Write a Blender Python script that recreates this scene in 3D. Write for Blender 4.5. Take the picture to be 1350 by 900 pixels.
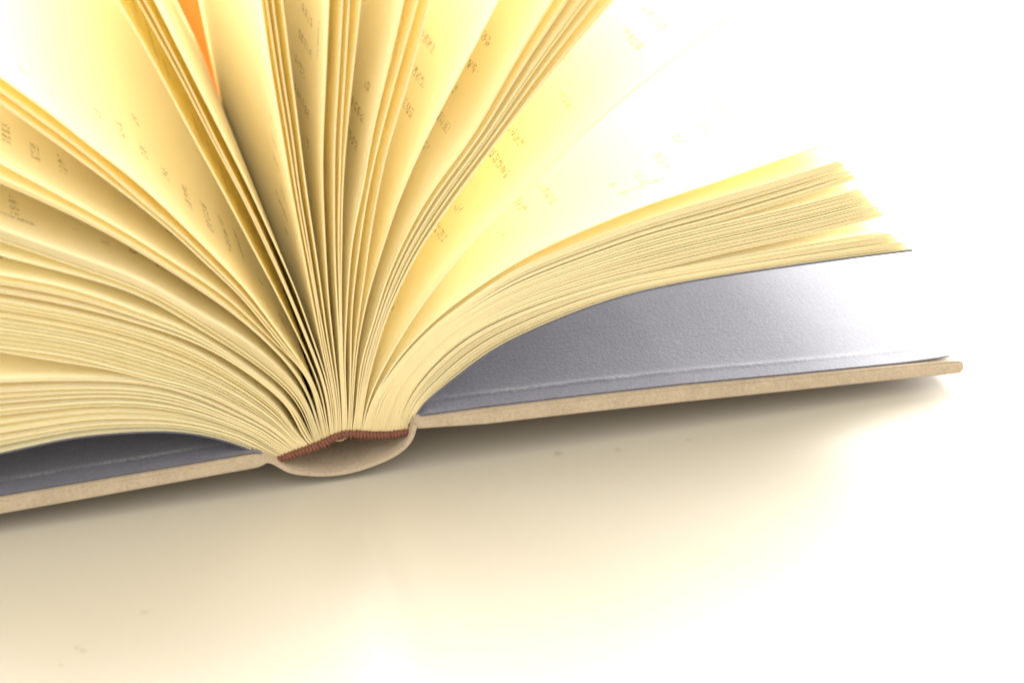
import bpy, bmesh, math, random
import numpy as np

for o in list(bpy.data.objects):
    bpy.data.objects.remove(o, do_unlink=True)
sc = bpy.context.scene
random.seed(7)
rng = np.random.default_rng(7)

# ------------------------------------------------------------------ camera
# The book lies on the table (z = 0): X runs along its head edge, Y along the spine
# away from the camera. F is the focal length in pixels of a 1350 x 900 picture.
F = 2600.0
VY = -850.0
VX = 437 - 0.371 * (555 - VY)
D0 = 0.475                       # metres from the camera to the foot of the spine (along the axis)
ORG = (440.0, 628.0)
def _dir(px, py):
    v = np.array([px - 675.0, py - 450.0, F]); return v / np.linalg.norm(v)
AY = _dir(VX, VY)
AX = _dir(675 - ((VY - 450) ** 2 + F * F) / (VX - 675), VY)
AZ = np.cross(AX, AY)
if AZ[1] > 0: AZ = -AZ
ROLL = math.radians(1.4)         # the camera is held a touch off level
AX, AZ = AX * math.cos(ROLL) + AZ * math.sin(ROLL), AZ * math.cos(ROLL) - AX * math.sin(ROLL)
OC = np.array([ORG[0] - 675, ORG[1] - 450, F]) / F * D0
CAM = np.array([-(OC @ AX), -(OC @ AY), -(OC @ AZ)])

cam_d = bpy.data.cameras.new('camera')
cam = bpy.data.objects.new('camera', cam_d)
sc.collection.objects.link(cam)
sc.camera = cam
from mathutils import Matrix, Vector
ex = [AX[0], AY[0], AZ[0]]; ey = [-AX[1], -AY[1], -AZ[1]]; ez = [-AX[2], -AY[2], -AZ[2]]
cam.matrix_world = Matrix(((ex[0], ey[0], ez[0], CAM[0]), (ex[1], ey[1], ez[1], CAM[1]),
                           (ex[2], ey[2], ez[2], CAM[2]), (0, 0, 0, 1)))
cam_d.sensor_fit = 'HORIZONTAL'; cam_d.sensor_width = 36.0
cam_d.lens = 36.0 * F / 1350.0
cam_d.clip_start = 0.01; cam_d.clip_end = 50
cam_d.dof.use_dof = True
cam_d.dof.focus_distance = 0.49
cam_d.dof.aperture_fstop = 16.0

# ------------------------------------------------------------------ light
sc.render.engine = 'CYCLES'
sc.cycles.max_bounces = 20; sc.cycles.diffuse_bounces = 20
sc.cycles.transmission_bounces = 20; sc.cycles.glossy_bounces = 4
sc.cycles.transparent_max_bounces = 8
sc.cycles.use_denoising = True
sc.cycles.use_adaptive_sampling = True; sc.cycles.adaptive_threshold = 0.02
sc.cycles.caustics_reflective = False; sc.cycles.caustics_refractive = False
sc.cycles.sample_clamp_indirect = 10
sc.view_settings.view_transform = 'Standard'
sc.view_settings.look = 'None'
sc.view_settings.exposure = 0.0
sc.view_settings.gamma = 1.0
w = bpy.data.worlds.new('World'); sc.world = w
w.use_nodes = True
bg = w.node_tree.nodes['Background']
bg.inputs['Color'].default_value = (1.0, 0.958, 0.83, 1)      # dim warm studio surround
bg.inputs['Strength'].default_value = 2.15

def softbox(name, loc, target, sx, sy, power, col=(1, 1, 1)):
    l = bpy.data.lights.new(name, 'AREA'); l.shape = 'RECTANGLE'; l.size = sx; l.size_y = sy
    l.energy = power; l.color = col
    o = bpy.data.objects.new(name, l); sc.collection.objects.link(o)
    o.location = loc
    o.rotation_euler = (Vector(target) - Vector(loc)).to_track_quat('-Z', 'Y').to_euler()
    return o
softbox('softbox', (0.60, 1.10, 1.15), (0.05, 0.1, 0.03), 1.7, 1.2, 55)
softbox('softbox', (-0.45, 1.10, 1.10), (-0.05, 0.1, 0.05), 1.2, 0.8, 42)
softbox('softbox', (1.20, 0.75, 0.24), (0.10, 0.08, 0.02), 1.2, 0.4, 42)

# ------------------------------------------------------------------ material helpers
def mat(name):
    m = bpy.data.materials.new(name); m.use_nodes = True
    nt = m.node_tree; nt.nodes.clear()
    out = nt.nodes.new('ShaderNodeOutputMaterial')
    return m, nt, out
class NB:
    def __init__(s, nt): s.nt = nt
    def n(s, t, **kw):
        x = s.nt.nodes.new(t)
        for k, v in kw.items():
            if k == 'op': x.operation = v
            elif hasattr(x, k) and not isinstance(v, tuple): setattr(x, k, v)
        return x
    def link(s, a, b): s.nt.links.new(a, b)
    def math(s, op, a, b=None, c=None):
        x = s.nt.nodes.new('ShaderNodeMath'); x.operation = op
        for i, v in enumerate((a, b, c)):
            if v is None: continue
            if isinstance(v, (int, float)): x.inputs[i].default_value = v
            else: s.link(v, x.inputs[i])
        return x.outputs[0]
    def mix(s, fac, a, b, blend='MIX'):
        x = s.nt.nodes.new('ShaderNodeMix'); x.data_type = 'RGBA'; x.blend_type = blend
        for sock, v in ((x.inputs[0], fac), (x.inputs[6], a), (x.inputs[7], b)):
            if isinstance(v, (int, float)): sock.default_value = v
            elif isinstance(v, tuple): sock.default_value = (*v, 1)
            else: s.link(v, sock)
        return x.outputs[2]
    def noise(s, vec, scale, detail=4, rough=0.55):
        x = s.nt.nodes.new('ShaderNodeTexNoise')
        x.inputs['Scale'].default_value = scale; x.inputs['Detail'].default_value = detail
        x.inputs['Roughness'].default_value = rough
        if vec is not None: s.link(vec, x.inputs['Vector'])
        return x.outputs[0]
    def ramp(s, fac, p0, p1):
        x = s.nt.nodes.new('ShaderNodeMapRange')
        x.inputs[1].default_value = p0; x.inputs[2].default_value = p1
        s.link(fac, x.inputs[0]); return x.outputs[0]

def paper_material(name, base, trans, tfac, printed):
    m, nt, out = mat(name); b = NB(nt)
    uv = nt.nodes.new('ShaderNodeUVMap'); uv.uv_map = 'UVMap'
    sep = nt.nodes.new('ShaderNodeSeparateXYZ'); b.link(uv.outputs[0], sep.inputs[0])
    u, v = sep.outputs[0], sep.outputs[1]                 # u: mm from the spine, v: mm from the head
    info = nt.nodes.new('ShaderNodeObjectInfo'); rnd = info.outputs['Random']
    comb = nt.nodes.new('ShaderNodeCombineXYZ')
    b.link(u, comb.inputs[0]); b.link(v, comb.inputs[1])
    b.link(b.math('MULTIPLY', rnd, 437.0), comb.inputs[2])
    P = comb.outputs[0]
    fib = b.noise(P, 0.9, 5)
    colr = b.mix(b.ramp(fib, 0.3, 0.7), tuple(c * 0.965 for c in base), base)
    # slight difference from leaf to leaf
    colr = b.mix(b.math('MULTIPLY', rnd, 0.22), colr, (base[0] * 0.96, base[1] * 0.92, base[2] * 0.80))
    if printed:
        # columns of tiny characters running from the head margin towards the foot
        pitch = 7.2
        uo = b.math('ADD', u, b.math('MULTIPLY', rnd, 9.0))
        cu = b.math('DIVIDE', uo, pitch)
        fu = b.math('FRACT', cu); ci = b.math('FLOOR', cu)
        incol = b.math('MULTIPLY', b.math('GREATER_THAN', fu, 0.30), b.math('LESS_THAN', fu, 0.62))
        wn = nt.nodes.new('ShaderNodeTexWhiteNoise'); wn.noise_dimensions = '2D'
        cc = nt.nodes.new('ShaderNodeCombineXYZ'); b.link(ci, cc.inputs[0]); b.link(b.math('MULTIPLY', rnd, 91.0), cc.inputs[1])
        b.link(cc.outputs[0], wn.inputs['Vector'])
        start = b.math('ADD', b.math('MULTIPLY', wn.outputs[0], 5.0), b.math('ADD', 9.0, b.math('MULTIPLY', rnd, 5.0)))
        row = b.math('LESS_THAN', b.math('FRACT', b.math('DIVIDE', v, 3.7)), 0.74)
        body = b.math('MULTIPLY', b.math('GREATER_THAN', v, start), b.math('LESS_THAN', v, b.math('ADD', start, b.math('ADD', 7.0, b.math('MULTIPLY', b.math('FRACT', b.math('MULTIPLY', wn.outputs[0], 7.3)), 42.0)))))
        cols = b.math('MULTIPLY', b.math('GREATER_THAN', u, 20.0), b.math('LESS_THAN', u, 126.0))
        st = b.noise(P, 2.4, 2, 0.6)
        fl = nt.nodes.new('ShaderNodeVectorMath'); fl.operation = 'FLOOR'
        sca = nt.nodes.new('ShaderNodeVectorMath'); sca.operation = 'SCALE'; sca.inputs['Scale'].default_value = 1.9
        b.link(P, sca.inputs[0]); b.link(sca.outputs[0], fl.inputs[0])
        wd = nt.nodes.new('ShaderNodeTexWhiteNoise'); wd.noise_dimensions = '3D'; b.link(fl.outputs[0], wd.inputs['Vector'])
        stroke = b.math('MULTIPLY', b.math('LESS_THAN', b.math('ABSOLUTE', b.math('SUBTRACT', st, 0.5)), 0.075), b.math('GREATER_THAN', wd.outputs[0], 0.42))
        ink = b.math('MULTIPLY', b.math('MULTIPLY', incol, row), b.math('MULTIPLY', body, b.math('MULTIPLY', cols, stroke)))
        # a short running title along the head margin
        hd = b.math('MULTIPLY', b.math('LESS_THAN', b.math('ABSOLUTE', b.math('SUBTRACT', v, 10.5)), 0.75),
                    b.math('LESS_THAN', b.math('ABSOLUTE', b.math('SUBTRACT', u, 96.0)), 9.0))
        st2 = b.noise(P, 1.3, 1, 0.5)
        hd = b.math('MULTIPLY', hd, b.math('LESS_THAN', b.math('ABSOLUTE', b.math('SUBTRACT', st2, 0.5)), 0.05))
        ink = b.math('MAXIMUM', ink, hd)
        patch = b.ramp(b.noise(P, 0.045, 1), 0.51, 0.55)       # paragraphs and blank stretches
        ink = b.math('MULTIPLY', ink, patch)
        colr = b.mix(b.math('MULTIPLY', ink, 0.85), colr, (0.09, 0.085, 0.075))
    dif = nt.nodes.new('ShaderNodeBsdfDiffuse'); b.link(colr, dif.inputs[0])
    tr = nt.nodes.new('ShaderNodeBsdfTranslucent'); tr.inputs[0].default_value = (*trans, 1)
    mx = nt.nodes.new('ShaderNodeMixShader'); mx.inputs[0].default_value = tfac
    b.link(dif.outputs[0], mx.inputs[1]); b.link(tr.outputs[0], mx.inputs[2])
    bp = nt.nodes.new('ShaderNodeBump'); bp.inputs['Strength'].default_value = 0.08; bp.inputs['Distance'].default_value = 0.0003
    b.link(fib, bp.inputs['Height']); b.link(bp.outputs[0], dif.inputs['Normal'])
    b.link(mx.outputs[0], out.inputs[0])
    return m

def solid_material(name, base, dark, scale, rough, spec=0.5, bump=0.15, bdist=0.0003, detail=6):
    m, nt, out = mat(name); b = NB(nt)
    tc = nt.nodes.new('ShaderNodeTexCoord')
    n1 = b.noise(tc.outputs['Object'], scale, detail, 0.65)
    n2 = b.noise(tc.outputs['Object'], scale * 0.13, 3)
    f = b.math('ADD', b.math('MULTIPLY', b.ramp(n1, 0.3, 0.7), 0.7), b.math('MULTIPLY', b.ramp(n2, 0.3, 0.7), 0.3))
    p = nt.nodes.new('ShaderNodeBsdfPrincipled')
    b.link(b.mix(f, dark, base), p.inputs['Base Color'])
    p.inputs['Roughness'].default_value = rough
    p.inputs['Specular IOR Level'].default_value = spec
    bp = nt.nodes.new('ShaderNodeBump'); bp.inputs['Strength'].default_value = bump; bp.inputs['Distance'].default_value = bdist
    b.link(n1, bp.inputs['Height']); b.link(bp.outputs[0], p.inputs['Normal'])
    b.link(p.outputs[0], out.inputs[0])
    return m

M_page = paper_material('cream_paper', (0.986, 0.942, 0.735), (0.986, 0.905, 0.53), 0.29, True)
M_edge = solid_material('paper_cut_edge', (0.78, 0.65, 0.39), (0.70, 0.56, 0.30), 2600, 0.9, 0.1, 0.2)
M_end = solid_material('slate_endpaper', (0.10, 0.098, 0.14), (0.045, 0.044, 0.066), 1100, 0.55, 0.5, 0.3, 0.0004)
def pale_line(m):  # paints a broken pale line into the endpaper colour, parallel to the head edge
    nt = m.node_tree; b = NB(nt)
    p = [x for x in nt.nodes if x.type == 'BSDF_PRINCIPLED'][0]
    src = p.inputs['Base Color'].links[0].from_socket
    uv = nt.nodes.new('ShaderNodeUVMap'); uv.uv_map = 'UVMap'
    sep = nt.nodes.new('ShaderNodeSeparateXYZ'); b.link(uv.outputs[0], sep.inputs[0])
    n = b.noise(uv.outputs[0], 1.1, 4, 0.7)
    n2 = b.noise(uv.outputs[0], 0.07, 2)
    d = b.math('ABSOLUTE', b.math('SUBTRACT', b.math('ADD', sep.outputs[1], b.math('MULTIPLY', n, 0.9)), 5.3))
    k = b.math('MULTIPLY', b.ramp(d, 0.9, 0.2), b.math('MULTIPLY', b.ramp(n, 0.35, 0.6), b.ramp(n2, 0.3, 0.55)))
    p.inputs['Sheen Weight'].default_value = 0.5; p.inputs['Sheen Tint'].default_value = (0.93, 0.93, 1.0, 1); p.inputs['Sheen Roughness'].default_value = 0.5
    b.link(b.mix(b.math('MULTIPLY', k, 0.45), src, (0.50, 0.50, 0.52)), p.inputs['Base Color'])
pale_line(M_end)
M_board = solid_material('kraft_board', (0.48, 0.39, 0.295), (0.32, 0.25, 0.18), 1500, 0.75, 0.3, 0.5, 0.0003)
M_band = solid_material('brown_red_thread', (0.20, 0.078, 0.052), (0.11, 0.04, 0.027), 2500, 0.7, 0.3, 0.3)
M_lining = solid_material('glue_lining', (0.62, 0.50, 0.32), (0.42, 0.32, 0.20), 700, 0.8, 0.2)
M_orange = paper_material('orange_paper', (0.80, 0.36, 0.09), (0.80, 0.34, 0.06), 0.3, False)

TABLE_AT = (0.3, 1.2, 0.0)
def table_pt(px, py):
    r = np.array([px - 675.0, py - 450.0, F]); d = np.array([r @ AX, r @ AY, r @ AZ])
    return CAM + d * (-CAM[2] / d[2])
def table_material():
    m, nt, out = mat('glossy_white_table'); b = NB(nt)
    tc = nt.nodes.new('ShaderNodeTexCoord')
    n = b.noise(tc.outputs['Object'], 6.0, 3)
    p = nt.nodes.new('ShaderNodeBsdfPrincipled')
    b.link(b.mix(b.ramp(n, 0.3, 0.7), (0.44, 0.404, 0.348), (0.455, 0.419, 0.363)), p.inputs['Base Color'])
    # a few faint smudges and crumbs of dirt on the table top
    base_sock = p.inputs['Base Color'].links[0].from_socket
    fine = b.noise(tc.outputs['Object'], 420.0, 3)
    for px, py, r_, k_ in ((735, 597, 0.0016, 0.35), (815, 593, 0.0013, 0.3), (908, 580, 0.0012, 0.25), (110, 857, 0.0011, 0.3), (101, 853, 0.0008, 0.3), (80, 876, 0.0009, 0.25), (190, 806, 0.0013, 0.22)):
        q = table_pt(px, py)
        vs = nt.nodes.new('ShaderNodeVectorMath'); vs.operation = 'DISTANCE'
        vs.inputs[1].default_value = (q[0] - TABLE_AT[0], q[1] - TABLE_AT[1], 0)
        b.link(tc.outputs['Object'], vs.inputs[0])
        d = b.math('ADD', vs.outputs['Value'], b.math('MULTIPLY', b.math('SUBTRACT', fine, 0.5), r_ * 1.2))
        mr = b.ramp(d, r_, r_ * 0.35)
        base_sock = b.mix(b.math('MULTIPLY', mr, k_), base_sock, (0.26, 0.19, 0.12))
    b.link(base_sock, p.inputs['Base Color'])
    n2 = b.noise(tc.outputs['Object'], 40.0, 4)
    r = nt.nodes.new('ShaderNodeMapRange'); r.inputs[3].default_value = 0.30; r.inputs[4].default_value = 0.40
    b.link(n2, r.inputs[0]); b.link(r.outputs[0], p.inputs['Roughness'])
    p.inputs['Specular IOR Level'].default_value = 0.4
    b.link(p.outputs[0], out.inputs[0])
    return m
M_table = table_material()

# ------------------------------------------------------------------ mesh helpers
def link(name, me, material, parent=None):
    o = bpy.data.objects.new(name, me); sc.collection.objects.link(o)
    me.materials.append(material)
    if parent is not None: o.parent = parent
    return o
def plane_pt(px, py, Y=0.0):
    """where the line of sight through a picture point meets the book's end plane y = Y -> (x, z)"""
    r = np.array([px - 675.0, py - 450.0, F])
    d = np.array([r @ AX, r @ AY, r @ AZ])
    t = (Y - CAM[1]) / d[1]
    q = CAM + t * d
    return np.array([q[0], q[2]])
def trace(pts, Y=0.0): return np.array([plane_pt(x, y, Y) for x, y in pts])
def arclen(P): return np.concatenate([[0], np.cumsum(np.linalg.norm(np.diff(P, axis=0), axis=1))])
def smooth(P, step=0.001, sigma=0.004):
    """natural cubic spline through the points by chord length, evenly resampled"""
    s = arclen(P); n = len(P)
    def spl(y):
        h = np.diff(s); A = np.eye(n); r = np.zeros(n)
        for i in range(1, n - 1):
            A[i, i-1] = h[i-1]; A[i, i] = 2 * (h[i-1] + h[i]); A[i, i+1] = h[i]
            r[i] = 6 * ((y[i+1] - y[i]) / h[i] - (y[i] - y[i-1]) / h[i-1])
        M = np.linalg.solve(A, r)
        t = np.linspace(0, s[-1], max(8, int(s[-1] / step)))
        k = np.clip(np.searchsorted(s, t) - 1, 0, n - 2)
        a = s[k+1] - t; c = t - s[k]; hh = h[k]
        return (M[k] * a**3 + M[k+1] * c**3) / (6 * hh) + (y[k] / hh - M[k] * hh / 6) * a + (y[k+1] / hh - M[k+1] * hh / 6) * c
    Q = np.stack([spl(P[:, 0]), spl(P[:, 1])], 1)
    if sigma:
        sg = sigma / step; K = int(3 * sg)
        kern = np.exp(-0.5 * (np.arange(-K, K + 1) / sg) ** 2); kern /= kern.sum()
        pre = 2 * Q[0] - Q[1:K+1][::-1]; post = 2 * Q[-1] - Q[-K-1:-1][::-1]
        E_ = np.concatenate([pre, Q, post]) if len(Q) > K + 1 else None
        if E_ is not None:
            Q = np.stack([np.convolve(E_[:, 0], kern, 'valid'), np.convolve(E_[:, 1], kern, 'valid')], 1)
    return Q
def resample(P, s_new):
    s = arclen(P)
    return np.stack([np.interp(s_new, s, P[:, 0]), np.interp(s_new, s, P[:, 1])], 1)
def normals2(P):
    T = np.gradient(P, axis=0); T /= np.linalg.norm(T, axis=1)[:, None] + 1e-12
    return np.stack([-T[:, 1], T[:, 0]], 1), T

def ribbon_mesh(name, C, th, ys, offs=None, yfront=None):
    """closed thin sheet: centre curve C (n,2) in XZ, thickness th, rows at depths ys; offs(s,y) moves rows along the normal"""
    n = len(C); N, T = normals2(C); s = arclen(C)
    verts = []; m = len(ys)
    for side in (0.5, -0.5):
        for j, y in enumerate(ys):
            d = N * (th * side)
            if offs is not None: d = d + N * offs(s, y)[:, None]
            Q = C + d
            yy = np.full(n, y) if (j or yfront is None) else yfront(s)
            verts += [(Q[i, 0], yy[i], Q[i, 1]) for i in range(n)]
    idx = lambda a, j, i: a * n * m + j * n + i
    faces = []
    for j in range(m - 1):
        for i in range(n - 1):
            faces.append((idx(0, j, i), idx(0, j, i+1), idx(0, j+1, i+1), idx(0, j+1, i)))
            faces.append((idx(1, j, i), idx(1, j+1, i), idx(1, j+1, i+1), idx(1, j, i+1)))
    for i in range(n - 1):
        faces.append((idx(0, 0, i), idx(1, 0, i), idx(1, 0, i+1), idx(0, 0, i+1)))
        faces.append((idx(0, m-1, i), idx(0, m-1, i+1), idx(1, m-1, i+1), idx(1, m-1, i)))
    for j in range(m - 1):
        faces.append((idx(0, j, 0), idx(0, j+1, 0), idx(1, j+1, 0), idx(1, j, 0)))
        faces.append((idx(0, j, n-1), idx(1, j, n-1), idx(1, j+1, n-1), idx(0, j+1, n-1)))
    me = bpy.data.meshes.new(name); me.from_pydata(verts, [], faces)
    ul = me.uv_layers.new(name='UVMap')
    vi = np.zeros(len(me.loops), dtype=np.int32); me.loops.foreach_get('vertex_index', vi)
    loc = vi % (n * m)
    uvs = np.stack([s[loc % n] * 1000, np.array(ys)[loc // n] * 1000], 1)
    ul.data.foreach_set('uv', uvs.astype(np.float32).ravel())
    nbig = 2 * (m - 1) * (n - 1)
    for k, p in enumerate(me.polygons): p.use_smooth = k < nbig
    me.update()
    # hard rim: mark the sharp edges between the broad faces and the cut edges
    bm = bmesh.new(); bm.from_mesh(me)
    for e in bm.edges:
        if len(e.link_faces) == 2 and e.calc_face_angle(0) > 0.8: e.smooth = False
    bm.normal_update(); bm.to_mesh(me); bm.free()
    return me

def prism_mesh(name, outline, y0, y1, bevel=0.0, segs=2, ny=1):
    """closed outline (n,2) in XZ pushed from y0 to y1, rims bevelled"""
    bm = bmesh.new()
    a = [bm.verts.new((p[0], y0, p[1])) for p in outline]
    f = bm.faces.new(a)
    r = bmesh.ops.extrude_face_region(bm, geom=[f])
    bmesh.ops.translate(bm, vec=(0, y1 - y0, 0), verts=[v for v in r['geom'] if isinstance(v, bmesh.types.BMVert)])
    bmesh.ops.recalc_face_normals(bm, faces=bm.faces)
    if bevel:
        ed = [e for e in bm.edges if len(e.link_faces) == 2 and abs(e.verts[0].co.y - e.verts[1].co.y) < 1e-7]
        bmesh.ops.bevel(bm, geom=ed, offset=bevel, segments=segs, affect='EDGES', clamp_overlap=True)
    for p in bm.faces: p.smooth = True
    for e in bm.edges:
        if len(e.link_faces) == 2 and e.calc_face_angle(0) > 0.7: e.smooth = False
    me = bpy.data.meshes.new(name); bm.to_mesh(me); bm.free()
    return me

# ------------------------------------------------------------------ the table
bm = bmesh.new()
bmesh.ops.create_grid(bm, x_segments=2, y_segments=2, size=2.6)
me = bpy.data.meshes.new('table'); bm.to_mesh(me); bm.free()
table = link('table', me, M_table); table['kind'] = 'structure'
table.location = TABLE_AT

# ------------------------------------------------------------------ the book
HGT = 0.207                      # height of the pages (depth along y)
SQ = 0.003                       # the cover overhangs the pages by this much
book = bpy.data.objects.new('book', None); sc.collection.objects.link(book)
book['label'] = 'open hardcover book with fanned cream pages and bare kraft cover on white table'
book['category'] = 'book'

CY0, CY1 = -SQ, HGT + SQ
# --- boards
def board(pts):
    P = trace(pts, CY0)
    P[:, 1] = np.maximum(P[:, 1], 0.0006)
    return P
right_out = [(551, 566), (546, 560), (548, 555), (556, 552.5), (640, 541), (770, 525.5), (900, 511), (1035, 498.5), (1167, 485.5), (1255, 477), (1267, 477), (1271, 479.5), (1271, 488),
             (1267, 492.5), (1167, 503), (1035, 517), (900, 531), (770, 545), (640, 560)]
left_out = [(-60, 668.5), (0, 658.5), (110, 640), (220, 621.5), (335, 602), (347, 602), (356, 605), (355, 610), (347, 614.5), (340, 617.5), (220, 639), (110, 659), (0, 678.5), (-60, 689)]

def closed(pts, Y):
    return trace(pts, Y)
def cover_board(outline_px, name='cover_board'):
    P = closed(outline_px, CY0)
    return link(name, prism_mesh(name, P, CY0, CY1, 0.0005, 2), M_board, book), P
board_r, Pr = cover_board(right_out)
left_ext = list(left_out)
board_l_P = closed(left_out, CY0)
# the left board goes on beyond the frame to its full width
tdir = board_l_P[0] - board_l_P[3]; tdir /= np.linalg.norm(tdir)
far_top = board_l_P[4] + tdir * 0.142; far_bot = board_l_P[9] + tdir * 0.142
far_mid = (far_top + far_bot) / 2 + tdir * 0.001
Pl = np.concatenate([[far_mid], [far_top], board_l_P[1:13], [far_bot]])
board_l = link('cover_board', prism_mesh('cover_board', Pl, CY0, CY1, 0.0005, 2), M_board, book)
print('board z right', Pr[:, 1].min() * 1000, 'left', Pl[:, 1].min() * 1000)

# --- the loose spine strip of the cover
sp_out = [(345, 610.5), (352, 609), (360, 611.5), (373, 621), (395.5, 627), (424, 629.5), (451, 627.5), (478, 621.5), (507, 611.5), (531, 598), (546, 581), (549.5, 568), (550, 561)]
sp_in = [(346, 606), (355, 605.5), (369, 611), (384, 619), (400, 621.5), (420, 622.5), (450, 620.5), (480, 612.5), (509, 600.5), (527, 590), (538, 578), (543, 567), (546, 559)]
ctr = [((a[0] + b_[0]) / 2, (a[1] + b_[1]) / 2) for a, b_ in zip(sp_out, sp_in)]
Cs = smooth(trace(ctr, CY0), 0.0006, 0.001)
ZL = Cs[:, 1].min()
Cs = resample(Cs, np.linspace(0, arclen(Cs)[-1], 60))
spine = link('spine_strip', ribbon_mesh('spine_strip', Cs, 0.00105, [CY0 + 0.0002, 0.05, 0.1, 0.15, CY1 - 0.0002]), M_board, book)
print('spine lowest', ZL * 1000 - 0.5)

# --- leaves -------------------------------------------------------------
LEN = 0.1378
NS = 70
SG = np.linspace(0, 1, NS) ** 1.25
board_ang_l = math.atan2(*(tdir[::-1]))
def extend(P, total, relax=None):
    """lengthen a traced curve to `total`, easing its bend out (towards the angle `relax` if given)"""
    s = arclen(P)
    if s[-1] >= total: return resample(P, total * SG)
    k = max(4, len(P) // 6)
    t1 = P[-1] - P[-3]; t0 = P[-k] - P[-k-2]
    a1 = math.atan2(t1[1], t1[0]); a0 = math.atan2(t0[1], t0[0])
    da = (a1 - a0 + math.pi) % (2 * math.pi) - math.pi
    kap = np.clip(da / max(s[-1] - s[-k], 1e-4), -6, 6)
    out = [P[-1]]; st = 0.001; d = 0
    while s[-1] + d < total + 0.002:
        d += st
        if relax is None: a = a1 + kap * 0.02 * (1 - math.exp(-d / 0.02))
        else:
            dd = (relax - a1 + math.pi) % (2 * math.pi) - math.pi
            a = a1 + dd * (1 - math.exp(-d / 0.028))
        out.append(out[-1] + st * np.array([math.cos(a), math.sin(a)]))
    return resample(np.concatenate([P, np.array(out[1:])]), total * SG)

spine_px = [(367, 606), (395, 594), (428, 581), (450, 571), (464, 568.5), (478, 568), (509, 568.5), (541, 566)]
Sp = smooth(trace(spine_px), 0.0003, 0.0012)
SPL = arclen(Sp)[-1]

# near edges of the sheets, read off the head of the book from the spine outwards
bot = [(540, 566), (541, 551), (549, 538), (580, 512), (611, 487), (650, 459), (689, 439), (750, 413), (813, 391), (870, 377), (940, 364), (1000, 355), (1100, 341), (1205, 328)]
b1u = [(518, 566), (526, 540), (556, 498), (600, 455), (650, 425), (700, 404), (750, 387), (813, 369), (870, 357.5), (940, 345), (1069, 322), (1170, 305)]
b2l = [(517, 566), (525, 539), (555, 497), (599, 453.5), (650, 423), (700, 402), (750, 385), (813, 367), (870, 354), (940, 337), (1004, 323), (1090, 304), (1168, 284)]
b2u = [(498, 566), (506, 535), (533, 494), (575, 450), (620, 414), (670, 385), (719, 365), (794, 338), (870, 314), (940, 297), (1004, 282), (1069, 266), (1137, 248)]
b3l = [(497, 566), (505, 534), (532, 493), (574, 449), (619, 413), (669, 384), (719, 363), (794, 336), (870, 311), (950, 291), (1004, 275), (1070, 255), (1130, 235)]
btop = [(478, 566), (481, 551), (493, 521), (511, 500), (527, 479), (553, 449), (580, 425), (613, 401), (651, 373), (689, 352), (750, 327), (851, 290), (950, 260), (1026, 238), (1104, 213)]
y1 = [(477, 566), (480, 549), (507, 500), (520, 479), (547, 448), (580, 416), (613, 391), (651, 365), (700, 336), (775, 302), (851, 272), (950, 239), (1026, 212), (1092, 190)]
w1 = [(475, 566), (476, 557), (496, 503), (514, 470), (547, 416), (583, 367), (606, 339), (651, 293), (700, 245), (800, 150), (900, 70), (977, 12)]
g5r = [(474, 566), (475, 557), (484, 507), (494, 470), (511, 416), (528, 378), (545, 344), (575, 297), (609, 250), (667, 173), (733, 90), (810, 0)]
g5l = [(466, 566), (470, 545), (473, 500), (480, 465), (493, 424), (503, 388), (517, 350), (540, 301), (570, 250), (617, 187), (667, 100), (727, 0)]
s2 = [(465, 566), (466, 540), (468, 497), (473, 449), (479, 420), (488, 380), (500, 343), (512, 304), (532, 250), (567, 173), (620, 73), (658, 0)]
g4r = [(463, 566), (464, 540), (467, 473), (472, 427), (479, 380), (489, 307), (499.5, 250), (507, 213), (533, 127), (567, 0)]
g4m = [(461, 566), (462, 535), (463, 470), (465, 400), (470, 356), (476, 312), (486, 250), (500, 187), (527, 87), (549, 10)]
g4l = [(456, 567), (456, 530), (455, 487), (457, 420), (459, 387), (462, 343), (470, 289), (479, 250), (487, 200), (513, 87), (533, 0)]
g3d = [(454, 567), (454, 530), (453, 497), (450, 388), (451, 300), (452, 250), (457, 180), (462, 129), (476, 0)]
g3c = [(453, 567), (453, 530), (452, 497), (448, 388), (447, 300), (448, 250), (450, 180), (453, 129), (461, 0)]
g3b = [(452, 567), (452, 530), (450.7, 497), (444, 388), (442, 343), (441, 250), (442, 180), (445, 129), (452, 0)]
g3a = [(449, 569), (448, 530), (444.7, 497), (439, 447), (433, 388), (429.5, 328), (426, 250), (426, 190), (428.5, 129), (434, 0)]
g2d = [(448, 570), (446, 530), (441, 497), (432, 445), (424, 385), (413, 310), (404, 250), (395, 180), (388.5, 129), (372, 0)]
g2c = [(447, 570), (444, 530), (438, 497), (427, 440), (417, 385), (405, 310), (395, 250), (386, 180), (378, 129), (360, 0)]
g2b = [(446, 571), (443, 530), (436, 497), (424, 440), (415, 385), (401, 310), (390.5, 250), (380, 180), (371.5, 129), (352, 0)]
g2a = [(444, 572), (441, 535), (433, 497), (421, 440), (410, 385), (396, 310), (384.5, 250), (373, 180), (364, 129), (345, 0)]
l3 = [(443, 573), (440, 545), (430, 500), (412, 447), (388, 380), (360, 318), (329, 250), (300, 192), (268.5, 130), (203, 0)]
l2b = [(441, 574), (438, 548), (425.5, 500), (408, 453), (380, 385), (350, 318), (317, 250), (286, 190), (257, 130), (189, 0)]
l2a = [(440, 574), (437, 549), (424, 500), (406, 453), (378, 385), (347, 318), (314, 250), (282, 190), (251.5, 130), (180, 0)]
l1 = [(439, 575), (434, 552), (418, 500), (405, 470), (366, 390), (330, 322), (292, 250), (260, 192), (227, 130), (177, 40), (153, 0)]
m1 = [(437, 576), (430, 548), (409, 499), (383, 460), (353, 420), (326, 384), (289, 345), (250, 306), (200, 258), (165, 228), (124, 197), (62, 147.5), (0, 103)]
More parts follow.
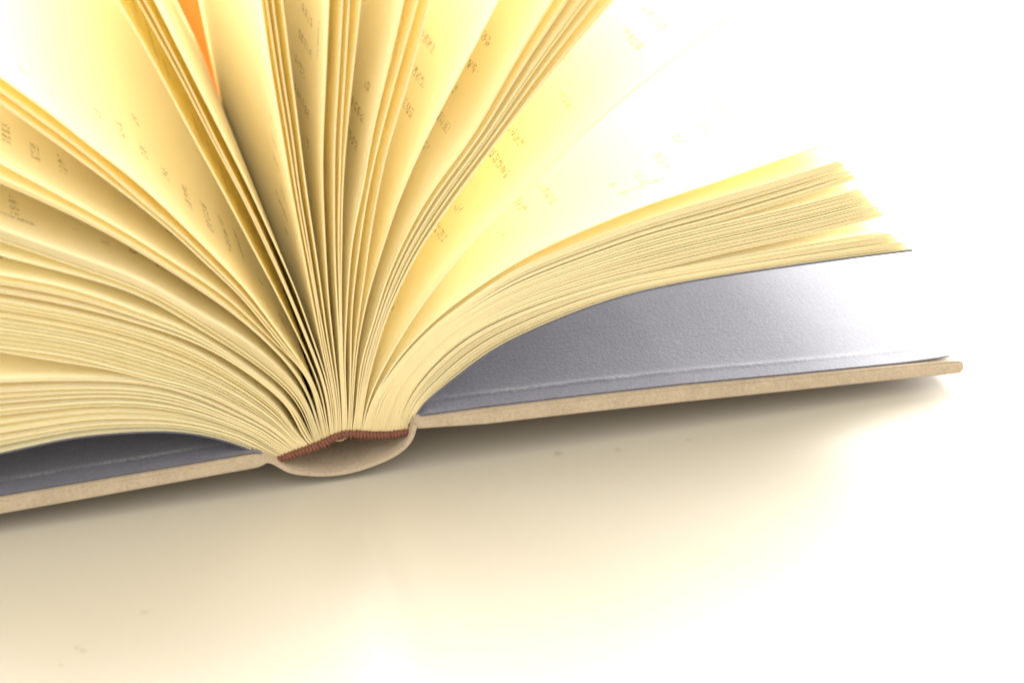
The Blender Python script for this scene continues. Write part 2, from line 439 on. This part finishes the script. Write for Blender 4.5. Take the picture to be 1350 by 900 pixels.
m2 = [(436, 577), (428, 549), (406, 499), (379, 461), (346, 420), (318, 387), (281, 351), (250, 320), (196, 274), (143, 228), (78, 177), (0, 121)]
m3 = [(435, 577), (427, 550), (404, 498), (375, 461), (340, 418), (311, 384), (281, 357), (250, 327), (200, 284), (129, 229), (62, 180), (0, 136)]
n1 = [(433, 578), (424, 549), (399, 488), (380, 469), (340, 431), (293.5, 389), (250, 360), (200, 328), (140, 292), (78, 258), (0, 216)]
n2 = [(431, 579), (421, 551), (393, 498), (380, 481), (340, 441), (300, 408), (250, 374), (200, 342), (93, 283), (0, 241)]
o1 = [(429, 580), (418, 552), (400, 520), (380, 497), (355, 474), (309, 440), (268, 418), (200, 378), (140, 353), (75, 330), (0, 303)]
o2 = [(427, 581), (415, 556), (398, 530), (355, 489), (309, 456), (253, 420), (200, 389), (124, 360), (37, 330), (0, 318)]
o3 = [(426, 582), (413, 558), (396, 533), (353, 492), (305, 459), (250, 426), (200, 397), (93, 361), (0, 337)]
p1 = [(425, 582), (410, 560), (387, 535), (340, 495), (293, 462), (247, 436), (200, 418), (93, 381), (0, 363)]
p2 = [(419, 584), (405, 570), (390, 545), (371, 526), (324, 490), (262, 454), (200, 432), (93, 403), (0, 386)]
q1 = [(417, 585), (401, 573), (379, 549), (324, 505), (262, 467), (200, 442), (93, 414), (0, 397)]
q2 = [(402, 591), (387, 578), (340, 552), (262, 514), (200, 498), (100, 472), (0, 458)]
q3 = [(401, 592), (386, 579), (339, 554), (262, 517), (200, 502), (167, 492), (83, 477), (0, 463)]
r1 = [(400, 593), (385, 581), (340, 559), (280, 531), (240, 515), (200, 505), (133, 499.5), (67, 499), (0, 501)]
r2 = [(370, 604), (362, 602), (329, 589), (285, 576), (249, 569), (200, 567), (150, 570), (92, 576), (50, 585), (0, 596)]

rel = math.atan2(tdir[1], tdir[0])
def stack(lo, hi, fr, relax=None): return [('s', lo, hi, f, relax) for f in fr]
def loose(n, clump=0.55):
    """n fractions 0..1 in small clumps with air between them"""
    g = np.array([(rng.uniform(0.05, 0.25) if rng.random() < clump else rng.uniform(1.0, 2.4)) for _ in range(n - 1)])
    c = np.concatenate([[0], np.cumsum(g)]); return c / c[-1]
def tight(n):
    c = np.concatenate([[0], np.cumsum(rng.uniform(0.45, 1.7, n - 1) ** 1.3)]); return c / c[-1]
# from the left flyleaf up to the wide gap, then from the right flyleaf up to it
LEFT = (stack(r2, r1, loose(27), rel) + stack(q3, q3, [0, 0]) + stack(q2, q1, loose(17)) + stack(p2, p1, [0, .06, .12, .5, .56, .62, 1])
        + stack(o3, o3, [0]) + stack(o2, o1, [0, .1, .35, .5, .6, .75, .85, 1]) + stack(n2, n1, [0, .05, .24, 1])
        + stack(m3, m3, [0, 0]) + stack(m2, m2, [0, 0]) + stack(m1, m1, [0, 0]) + stack(l1, l1, [0, 0])
        + stack(l2a, l2a, [0, 0]) + stack(l2b, l2b, [0, 0]) + stack(l3, l3, [0, 0]))
RIGHT = (stack(bot, b1u, tight(18)) + stack(b2l, b2u, tight(27)) + stack(b3l, btop, [0, .06, .12, .16, .2, .33, .37, .41, .46, .6, .66, .73, .78, .82, .86, .9, .95, 1])
         + stack(y1, y1, [0, 0]) + stack(w1, w1, [0, 0]) + stack(g5r, g5l, [0, .03, .06, .24, .27, .42, .5, .53, .72, .75, .96, 1])
         + stack(s2, s2, [0, 0]) + stack(g4r, g4r, [0, 0]) + stack(g4m, g4m, [0, 0]) + stack(g4l, g4l, [0, 0])
         + stack(g3d, g3d, [0, 0]) + stack(g3c, g3c, [0, 0]) + stack(g3b, g3b, [0, 0]) + stack(g3a, g3a, [0, 0])
         + stack(g2d, g2d, [0, 0]) + stack(g2c, g2c, [0, 0]) + stack(g2b, g2b, [0, 0]) + stack(g2a, g2a, [0, 0]))
NT = len(LEFT) + len(RIGHT)
PITCH = SPL / NT
TH = PITCH * 0.78
print('leaves', NT, 'pitch mm', PITCH * 1000)
_cache = {}
def curve(px, relax):
    k = id(px)
    if k not in _cache: _cache[k] = extend(smooth(trace(px), 0.001, 0.0035), LEN + 0.003, relax)
    return _cache[k]
def push_off(P, Q, t, up):
    sP = arclen(P); e = np.clip((sP - 0.001) / 0.011, 0, 1); t = t * (0.45 + 0.55 * e * e * (3 - 2 * e)) * np.clip(sP / 0.0015, 0, 1)
    """move the points of P so that they lie at least t beyond curve Q on its upper side"""
    N, T = normals2(Q); N = N * up
    for _ in range(2):
        d2 = ((P[:, None, :] - Q[None]) ** 2).sum(2); k = d2.argmin(1)
        sd = ((P - Q[k]) * N[k]).sum(1)
        need = np.maximum(0, t - sd)
        need = np.convolve(np.pad(need, 2, 'edge'), [.1, .2, .4, .2, .1], 'valid')
        need = np.maximum(need, np.maximum(0, t - sd))
        P = P + N[k] * need[:, None]
    return P
def base_at(i):
    s = arclen(Sp); x = (i + 0.5) * PITCH
    return np.array([np.interp(x, s, Sp[:, 0]), np.interp(x, s, Sp[:, 1])])
def build_side(specs, first, step, up):
    res = []; prev = None
    for k, (_, lo, hi, f, relax) in enumerate(specs):
        A = curve(lo, relax); B = curve(hi, relax)
        P = (1 - f) * A + f * B
        S0 = base_at(first + k * step)
        s = arclen(P)
        P = P + (S0 - P[0])[None] * np.exp(-(s / 0.010) ** 2)[:, None]
        if prev is not None: P = push_off(P, prev, PITCH * 0.90, up)
        P = resample(P, (LEN + rng.uniform(-0.0003, 0.0002)) * SG)
        res.append(P); prev = P
    return res
left_leaves = build_side(LEFT, 0, 1, -1)
right_leaves = build_side(RIGHT, NT - 1, -1, 1)
YS = np.concatenate([[0, 0.004, 0.012], np.linspace(0.03, HGT, 7)])
LIP = 0.0004
def leaf_mesh(C, th, y0, wave):
    """a sheet of paper: one translucent surface whose head edge swells to the cut edge of the sheet"""
    n = len(C); N, _ = normals2(C); s = arclen(C)
    ys = np.concatenate([[y0 + LIP], YS[1:]])
    off = lambda y: (wave * np.sin(s / LEN * 2.6) * (max(y, 0) / HGT) ** 1.3 * (s / LEN))[:, None]
    verts = []; faces = []; rows = []
    for y in ys:
        Q = C + N * off(y); rows.append(len(verts)); verts += [(a, y, b_) for a, b_ in Q]
    for side in (0.5, -0.5):
        Q = C + N * (th * side); rows.append(len(verts)); verts += [(a, y0, b_) for a, b_ in Q]
    m = len(ys)
    def strip(r0, r1):
        for i in range(n - 1): faces.append((r0 + i, r0 + i + 1, r1 + i + 1, r1 + i))
    for j in range(m - 1): strip(rows[j], rows[j + 1])
    strip(rows[m], rows[0]); strip(rows[0], rows[m + 1])
    nb = len(faces)
    strip(rows[m + 1], rows[m])
    me = bpy.data.meshes.new('page'); me.from_pydata(verts, [], faces)
    ul = me.uv_layers.new(name='UVMap')
    vi = np.zeros(len(me.loops), dtype=np.int32); me.loops.foreach_get('vertex_index', vi)
    vv = np.array(verts)[:, 1]
    ul.data.foreach_set('uv', np.stack([s[vi % n] * 1000, vv[vi] * 1000], 1).astype(np.float32).ravel())
    mi = np.zeros(len(faces), dtype=np.int32); mi[nb:] = 1
    me.polygons.foreach_set('use_smooth', mi == 0)
    me.materials.append(M_page); me.materials.append(M_edge)
    me.polygons.foreach_set('material_index', mi)
    me.update()
    return me
def leaf(P, i, wave):
    o = bpy.data.objects.new('page', leaf_mesh(P, TH, rng.uniform(-0.00012, 0.00012), wave))
    sc.collection.objects.link(o); o.parent = book
    return o
for i, P in enumerate(left_leaves):
    leaf(P, i, 0.008 if i >= len(left_leaves) - 4 else 0.0)
for i, P in enumerate(right_leaves):
    leaf(P, i, 0.0)

# --- endpapers: one folded sheet each, pasted to the board and running up as the flyleaf
def endpaper(fly, board_top, fold, up):
    N, T = normals2(fly)
    fl = fly - N * up * (TH * 0.5 + 0.0003)
    fl = fl[SG * LEN > 0.0045]
    P = np.concatenate([fl[::-1], fold, board_top])
    s_join = arclen(P)[len(fl) + len(fold)]
    P = resample(P, np.linspace(0, arclen(P)[-1], 330))
    for _ in range(2): P[1:-1] = 0.25 * P[:-2] + 0.5 * P[1:-1] + 0.25 * P[2:]
    return P, s_join
bt = trace([(556, 552.0), (640, 540.5), (770, 525), (900, 510.5), (1035, 498), (1167, 485), (1254, 476.8)], CY0) + np.array([0, 0.00022])
fold = trace([(536.5, 562), (537.5, 565), (541, 560), (546, 554.5)], 0)
Pe, sj = endpaper(right_leaves[0], bt, fold, 1)
def ridge(sj, end, lift):
    def f(s, y):
        m = 1 / (1 + np.exp(-(s - sj - 0.006) / 0.002))
        wob = 1 + 0.25 * np.sin(s * 310) * np.sin(s * 173)
        r = -0.00013 * math.exp(-((y - 0.005) / 0.0009) ** 2)
        c = -lift * np.clip((s - (end - 0.018)) / 0.018, 0, 1) ** 2 * math.exp(-((y + 0.001) / 0.012) ** 2)
        return m * wob * r + c
    return f
YE = [-0.0016, 0.0005, 0.002, 0.003, 0.0037, 0.0042, 0.0046, 0.005, 0.0054, 0.0058, 0.0063, 0.007, 0.009, 0.012, 0.02, 0.05, 0.09, 0.14, HGT + 0.001]
def E_sign(f): return lambda s, y: -f(s, y)
def front_of(sj): return lambda s: np.where(s > sj - 0.003, -0.0016, -0.0002)
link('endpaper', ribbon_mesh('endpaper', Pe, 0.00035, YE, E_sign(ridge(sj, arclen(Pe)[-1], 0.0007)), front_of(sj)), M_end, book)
btl_px = [(345, 600.8), (335, 601.3), (220, 620.8), (110, 639.3), (0, 657.8)]
btl = trace(btl_px, CY0) + np.array([0, 0.00022])
btl = np.concatenate([btl, [btl[-1] + tdir * 0.03, btl[1] + tdir * 0.1385]])
foldl = trace([(368, 607), (362, 605.5), (354, 602)], 0)
Pe2, sj2 = endpaper(left_leaves[0], btl, foldl, -1)
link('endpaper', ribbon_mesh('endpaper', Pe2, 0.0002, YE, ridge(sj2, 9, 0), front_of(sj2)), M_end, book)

# --- glue lining over the backs of the sections, and the ribbed headband
Nn, _ = normals2(Sp)
sgn = -1 if Nn[len(Nn) // 2, 1] > 0 else 1
sl = arclen(Sp)
wavy = 0.00055 + 0.0007 * np.exp(-((sl - SPL * 0.5) / 0.006) ** 2) * (1 + 0.6 * np.sin(sl * 900))
Lp = Sp + Nn * (sgn * wavy)[:, None]
Lp = resample(Lp, np.linspace(0.0005, arclen(Lp)[-1] - 0.0005, 90))
link('spine_lining', ribbon_mesh('spine_lining', Lp, 0.0003, [-0.0002, 0.05, 0.1, 0.15, HGT]), M_lining, book)

def headband():
    top = trace([(367, 604.5), (395.5, 593), (429, 580), (451, 570.5), (478, 570), (509, 571), (542, 567)], -0.0012)
    bo = trace([(367, 610.5), (402, 601), (433, 588.5), (449, 580), (473, 579.5), (497, 580.5), (531, 577), (543, 574.5)], -0.0012)
    top = smooth(top, 0.0003, 0.0006); bo = smooth(bo, 0.0003, 0.0006)
    n = 420
    top = resample(top, np.linspace(0, arclen(top)[-1], n)); bo = resample(bo, np.linspace(0, arclen(bo)[-1], n))
    C = (top + bo) / 2; R = np.linalg.norm(top - bo, axis=1) / 2
    Nn2, _ = normals2(C); s = arclen(C)
    K = 12; verts = []; faces = []
    for i in range(n):
        for k in range(K):
            a = 2 * math.pi * k / K
            ph = s[i] / 0.00085 * 2 * math.pi + 1.1 * math.sin(a)
            rr = 0.93 + 0.2 * (abs(math.sin(ph / 2)) * 2 - 1.2) + 0.09 * math.sin(s[i] * 2100 + 3 * math.sin(s[i] * 700)) + 0.06 * math.sin(s[i] * 5300 + 2 * a)
            verts.append((C[i, 0] + Nn2[i, 0] * R[i] * rr * math.sin(a), -0.0004 - 0.0012 * rr * math.cos(a), C[i, 1] + Nn2[i, 1] * R[i] * rr * math.sin(a)))
    for i in range(n - 1):
        for k in range(K):
            faces.append((i * K + k, i * K + (k + 1) % K, (i + 1) * K + (k + 1) % K, (i + 1) * K + k))
    faces.append(tuple(range(K))[::-1]); faces.append(tuple((n - 1) * K + k for k in range(K)))
    me = bpy.data.meshes.new('headband'); me.from_pydata(verts, [], faces)
    for p in me.polygons: p.use_smooth = True
    bm = bmesh.new(); bm.from_mesh(me); bmesh.ops.recalc_face_normals(bm, faces=bm.faces); bm.to_mesh(me); bm.free()
    return link('headband', me, M_band, book)
headband()

# rest the whole book on the table
zmin = min(ZL - 0.00055, Pr[:, 1].min(), Pl[:, 1].min())
print('lowest z mm', zmin * 1000)

# ------------------------------------------------------------------ blurred orange card behind the book
def orange_card():
    y0 = 0.24
    a = plane_pt(80, -6, y0); c = plane_pt(300, -2, y0)
    n = 14; t = np.linspace(0, 1, n)
    xs = a[0] + (c[0] - a[0]) * t; yy = y0 + 0.03 * np.sin(t * math.pi)
    ht = max(a[1], c[1]); th = 0.0004
    verts = []; faces = []
    for sgn_ in (0, 1):
        for z in (0.0, 1.0):
            for i in range(n): verts.append((xs[i], yy[i] + sgn_ * th, z * (ht + (0.006 * math.sin(i * 0.9) if z else 0))))
    k = lambda s_, z, i: s_ * 2 * n + z * n + i
    for i in range(n - 1):
        faces += [(k(0,0,i), k(0,0,i+1), k(0,1,i+1), k(0,1,i)), (k(1,0,i), k(1,1,i), k(1,1,i+1), k(1,0,i+1)),
                  (k(0,1,i), k(0,1,i+1), k(1,1,i+1), k(1,1,i)), (k(0,0,i), k(1,0,i), k(1,0,i+1), k(0,0,i+1))]
    faces += [(k(0,0,0), k(0,1,0), k(1,1,0), k(1,0,0)), (k(0,0,n-1), k(1,0,n-1), k(1,1,n-1), k(0,1,n-1))]
    me = bpy.data.meshes.new('orange_card'); me.from_pydata(verts, [], faces); me.uv_layers.new(name='UVMap')
    for p in me.polygons[:]: p.use_smooth = False
    o = link('orange_card', me, M_orange)
    o['label'] = 'blurred orange card standing behind the book, glimpsed through the widest gap between pages'
    o['category'] = 'card'
orange_card()
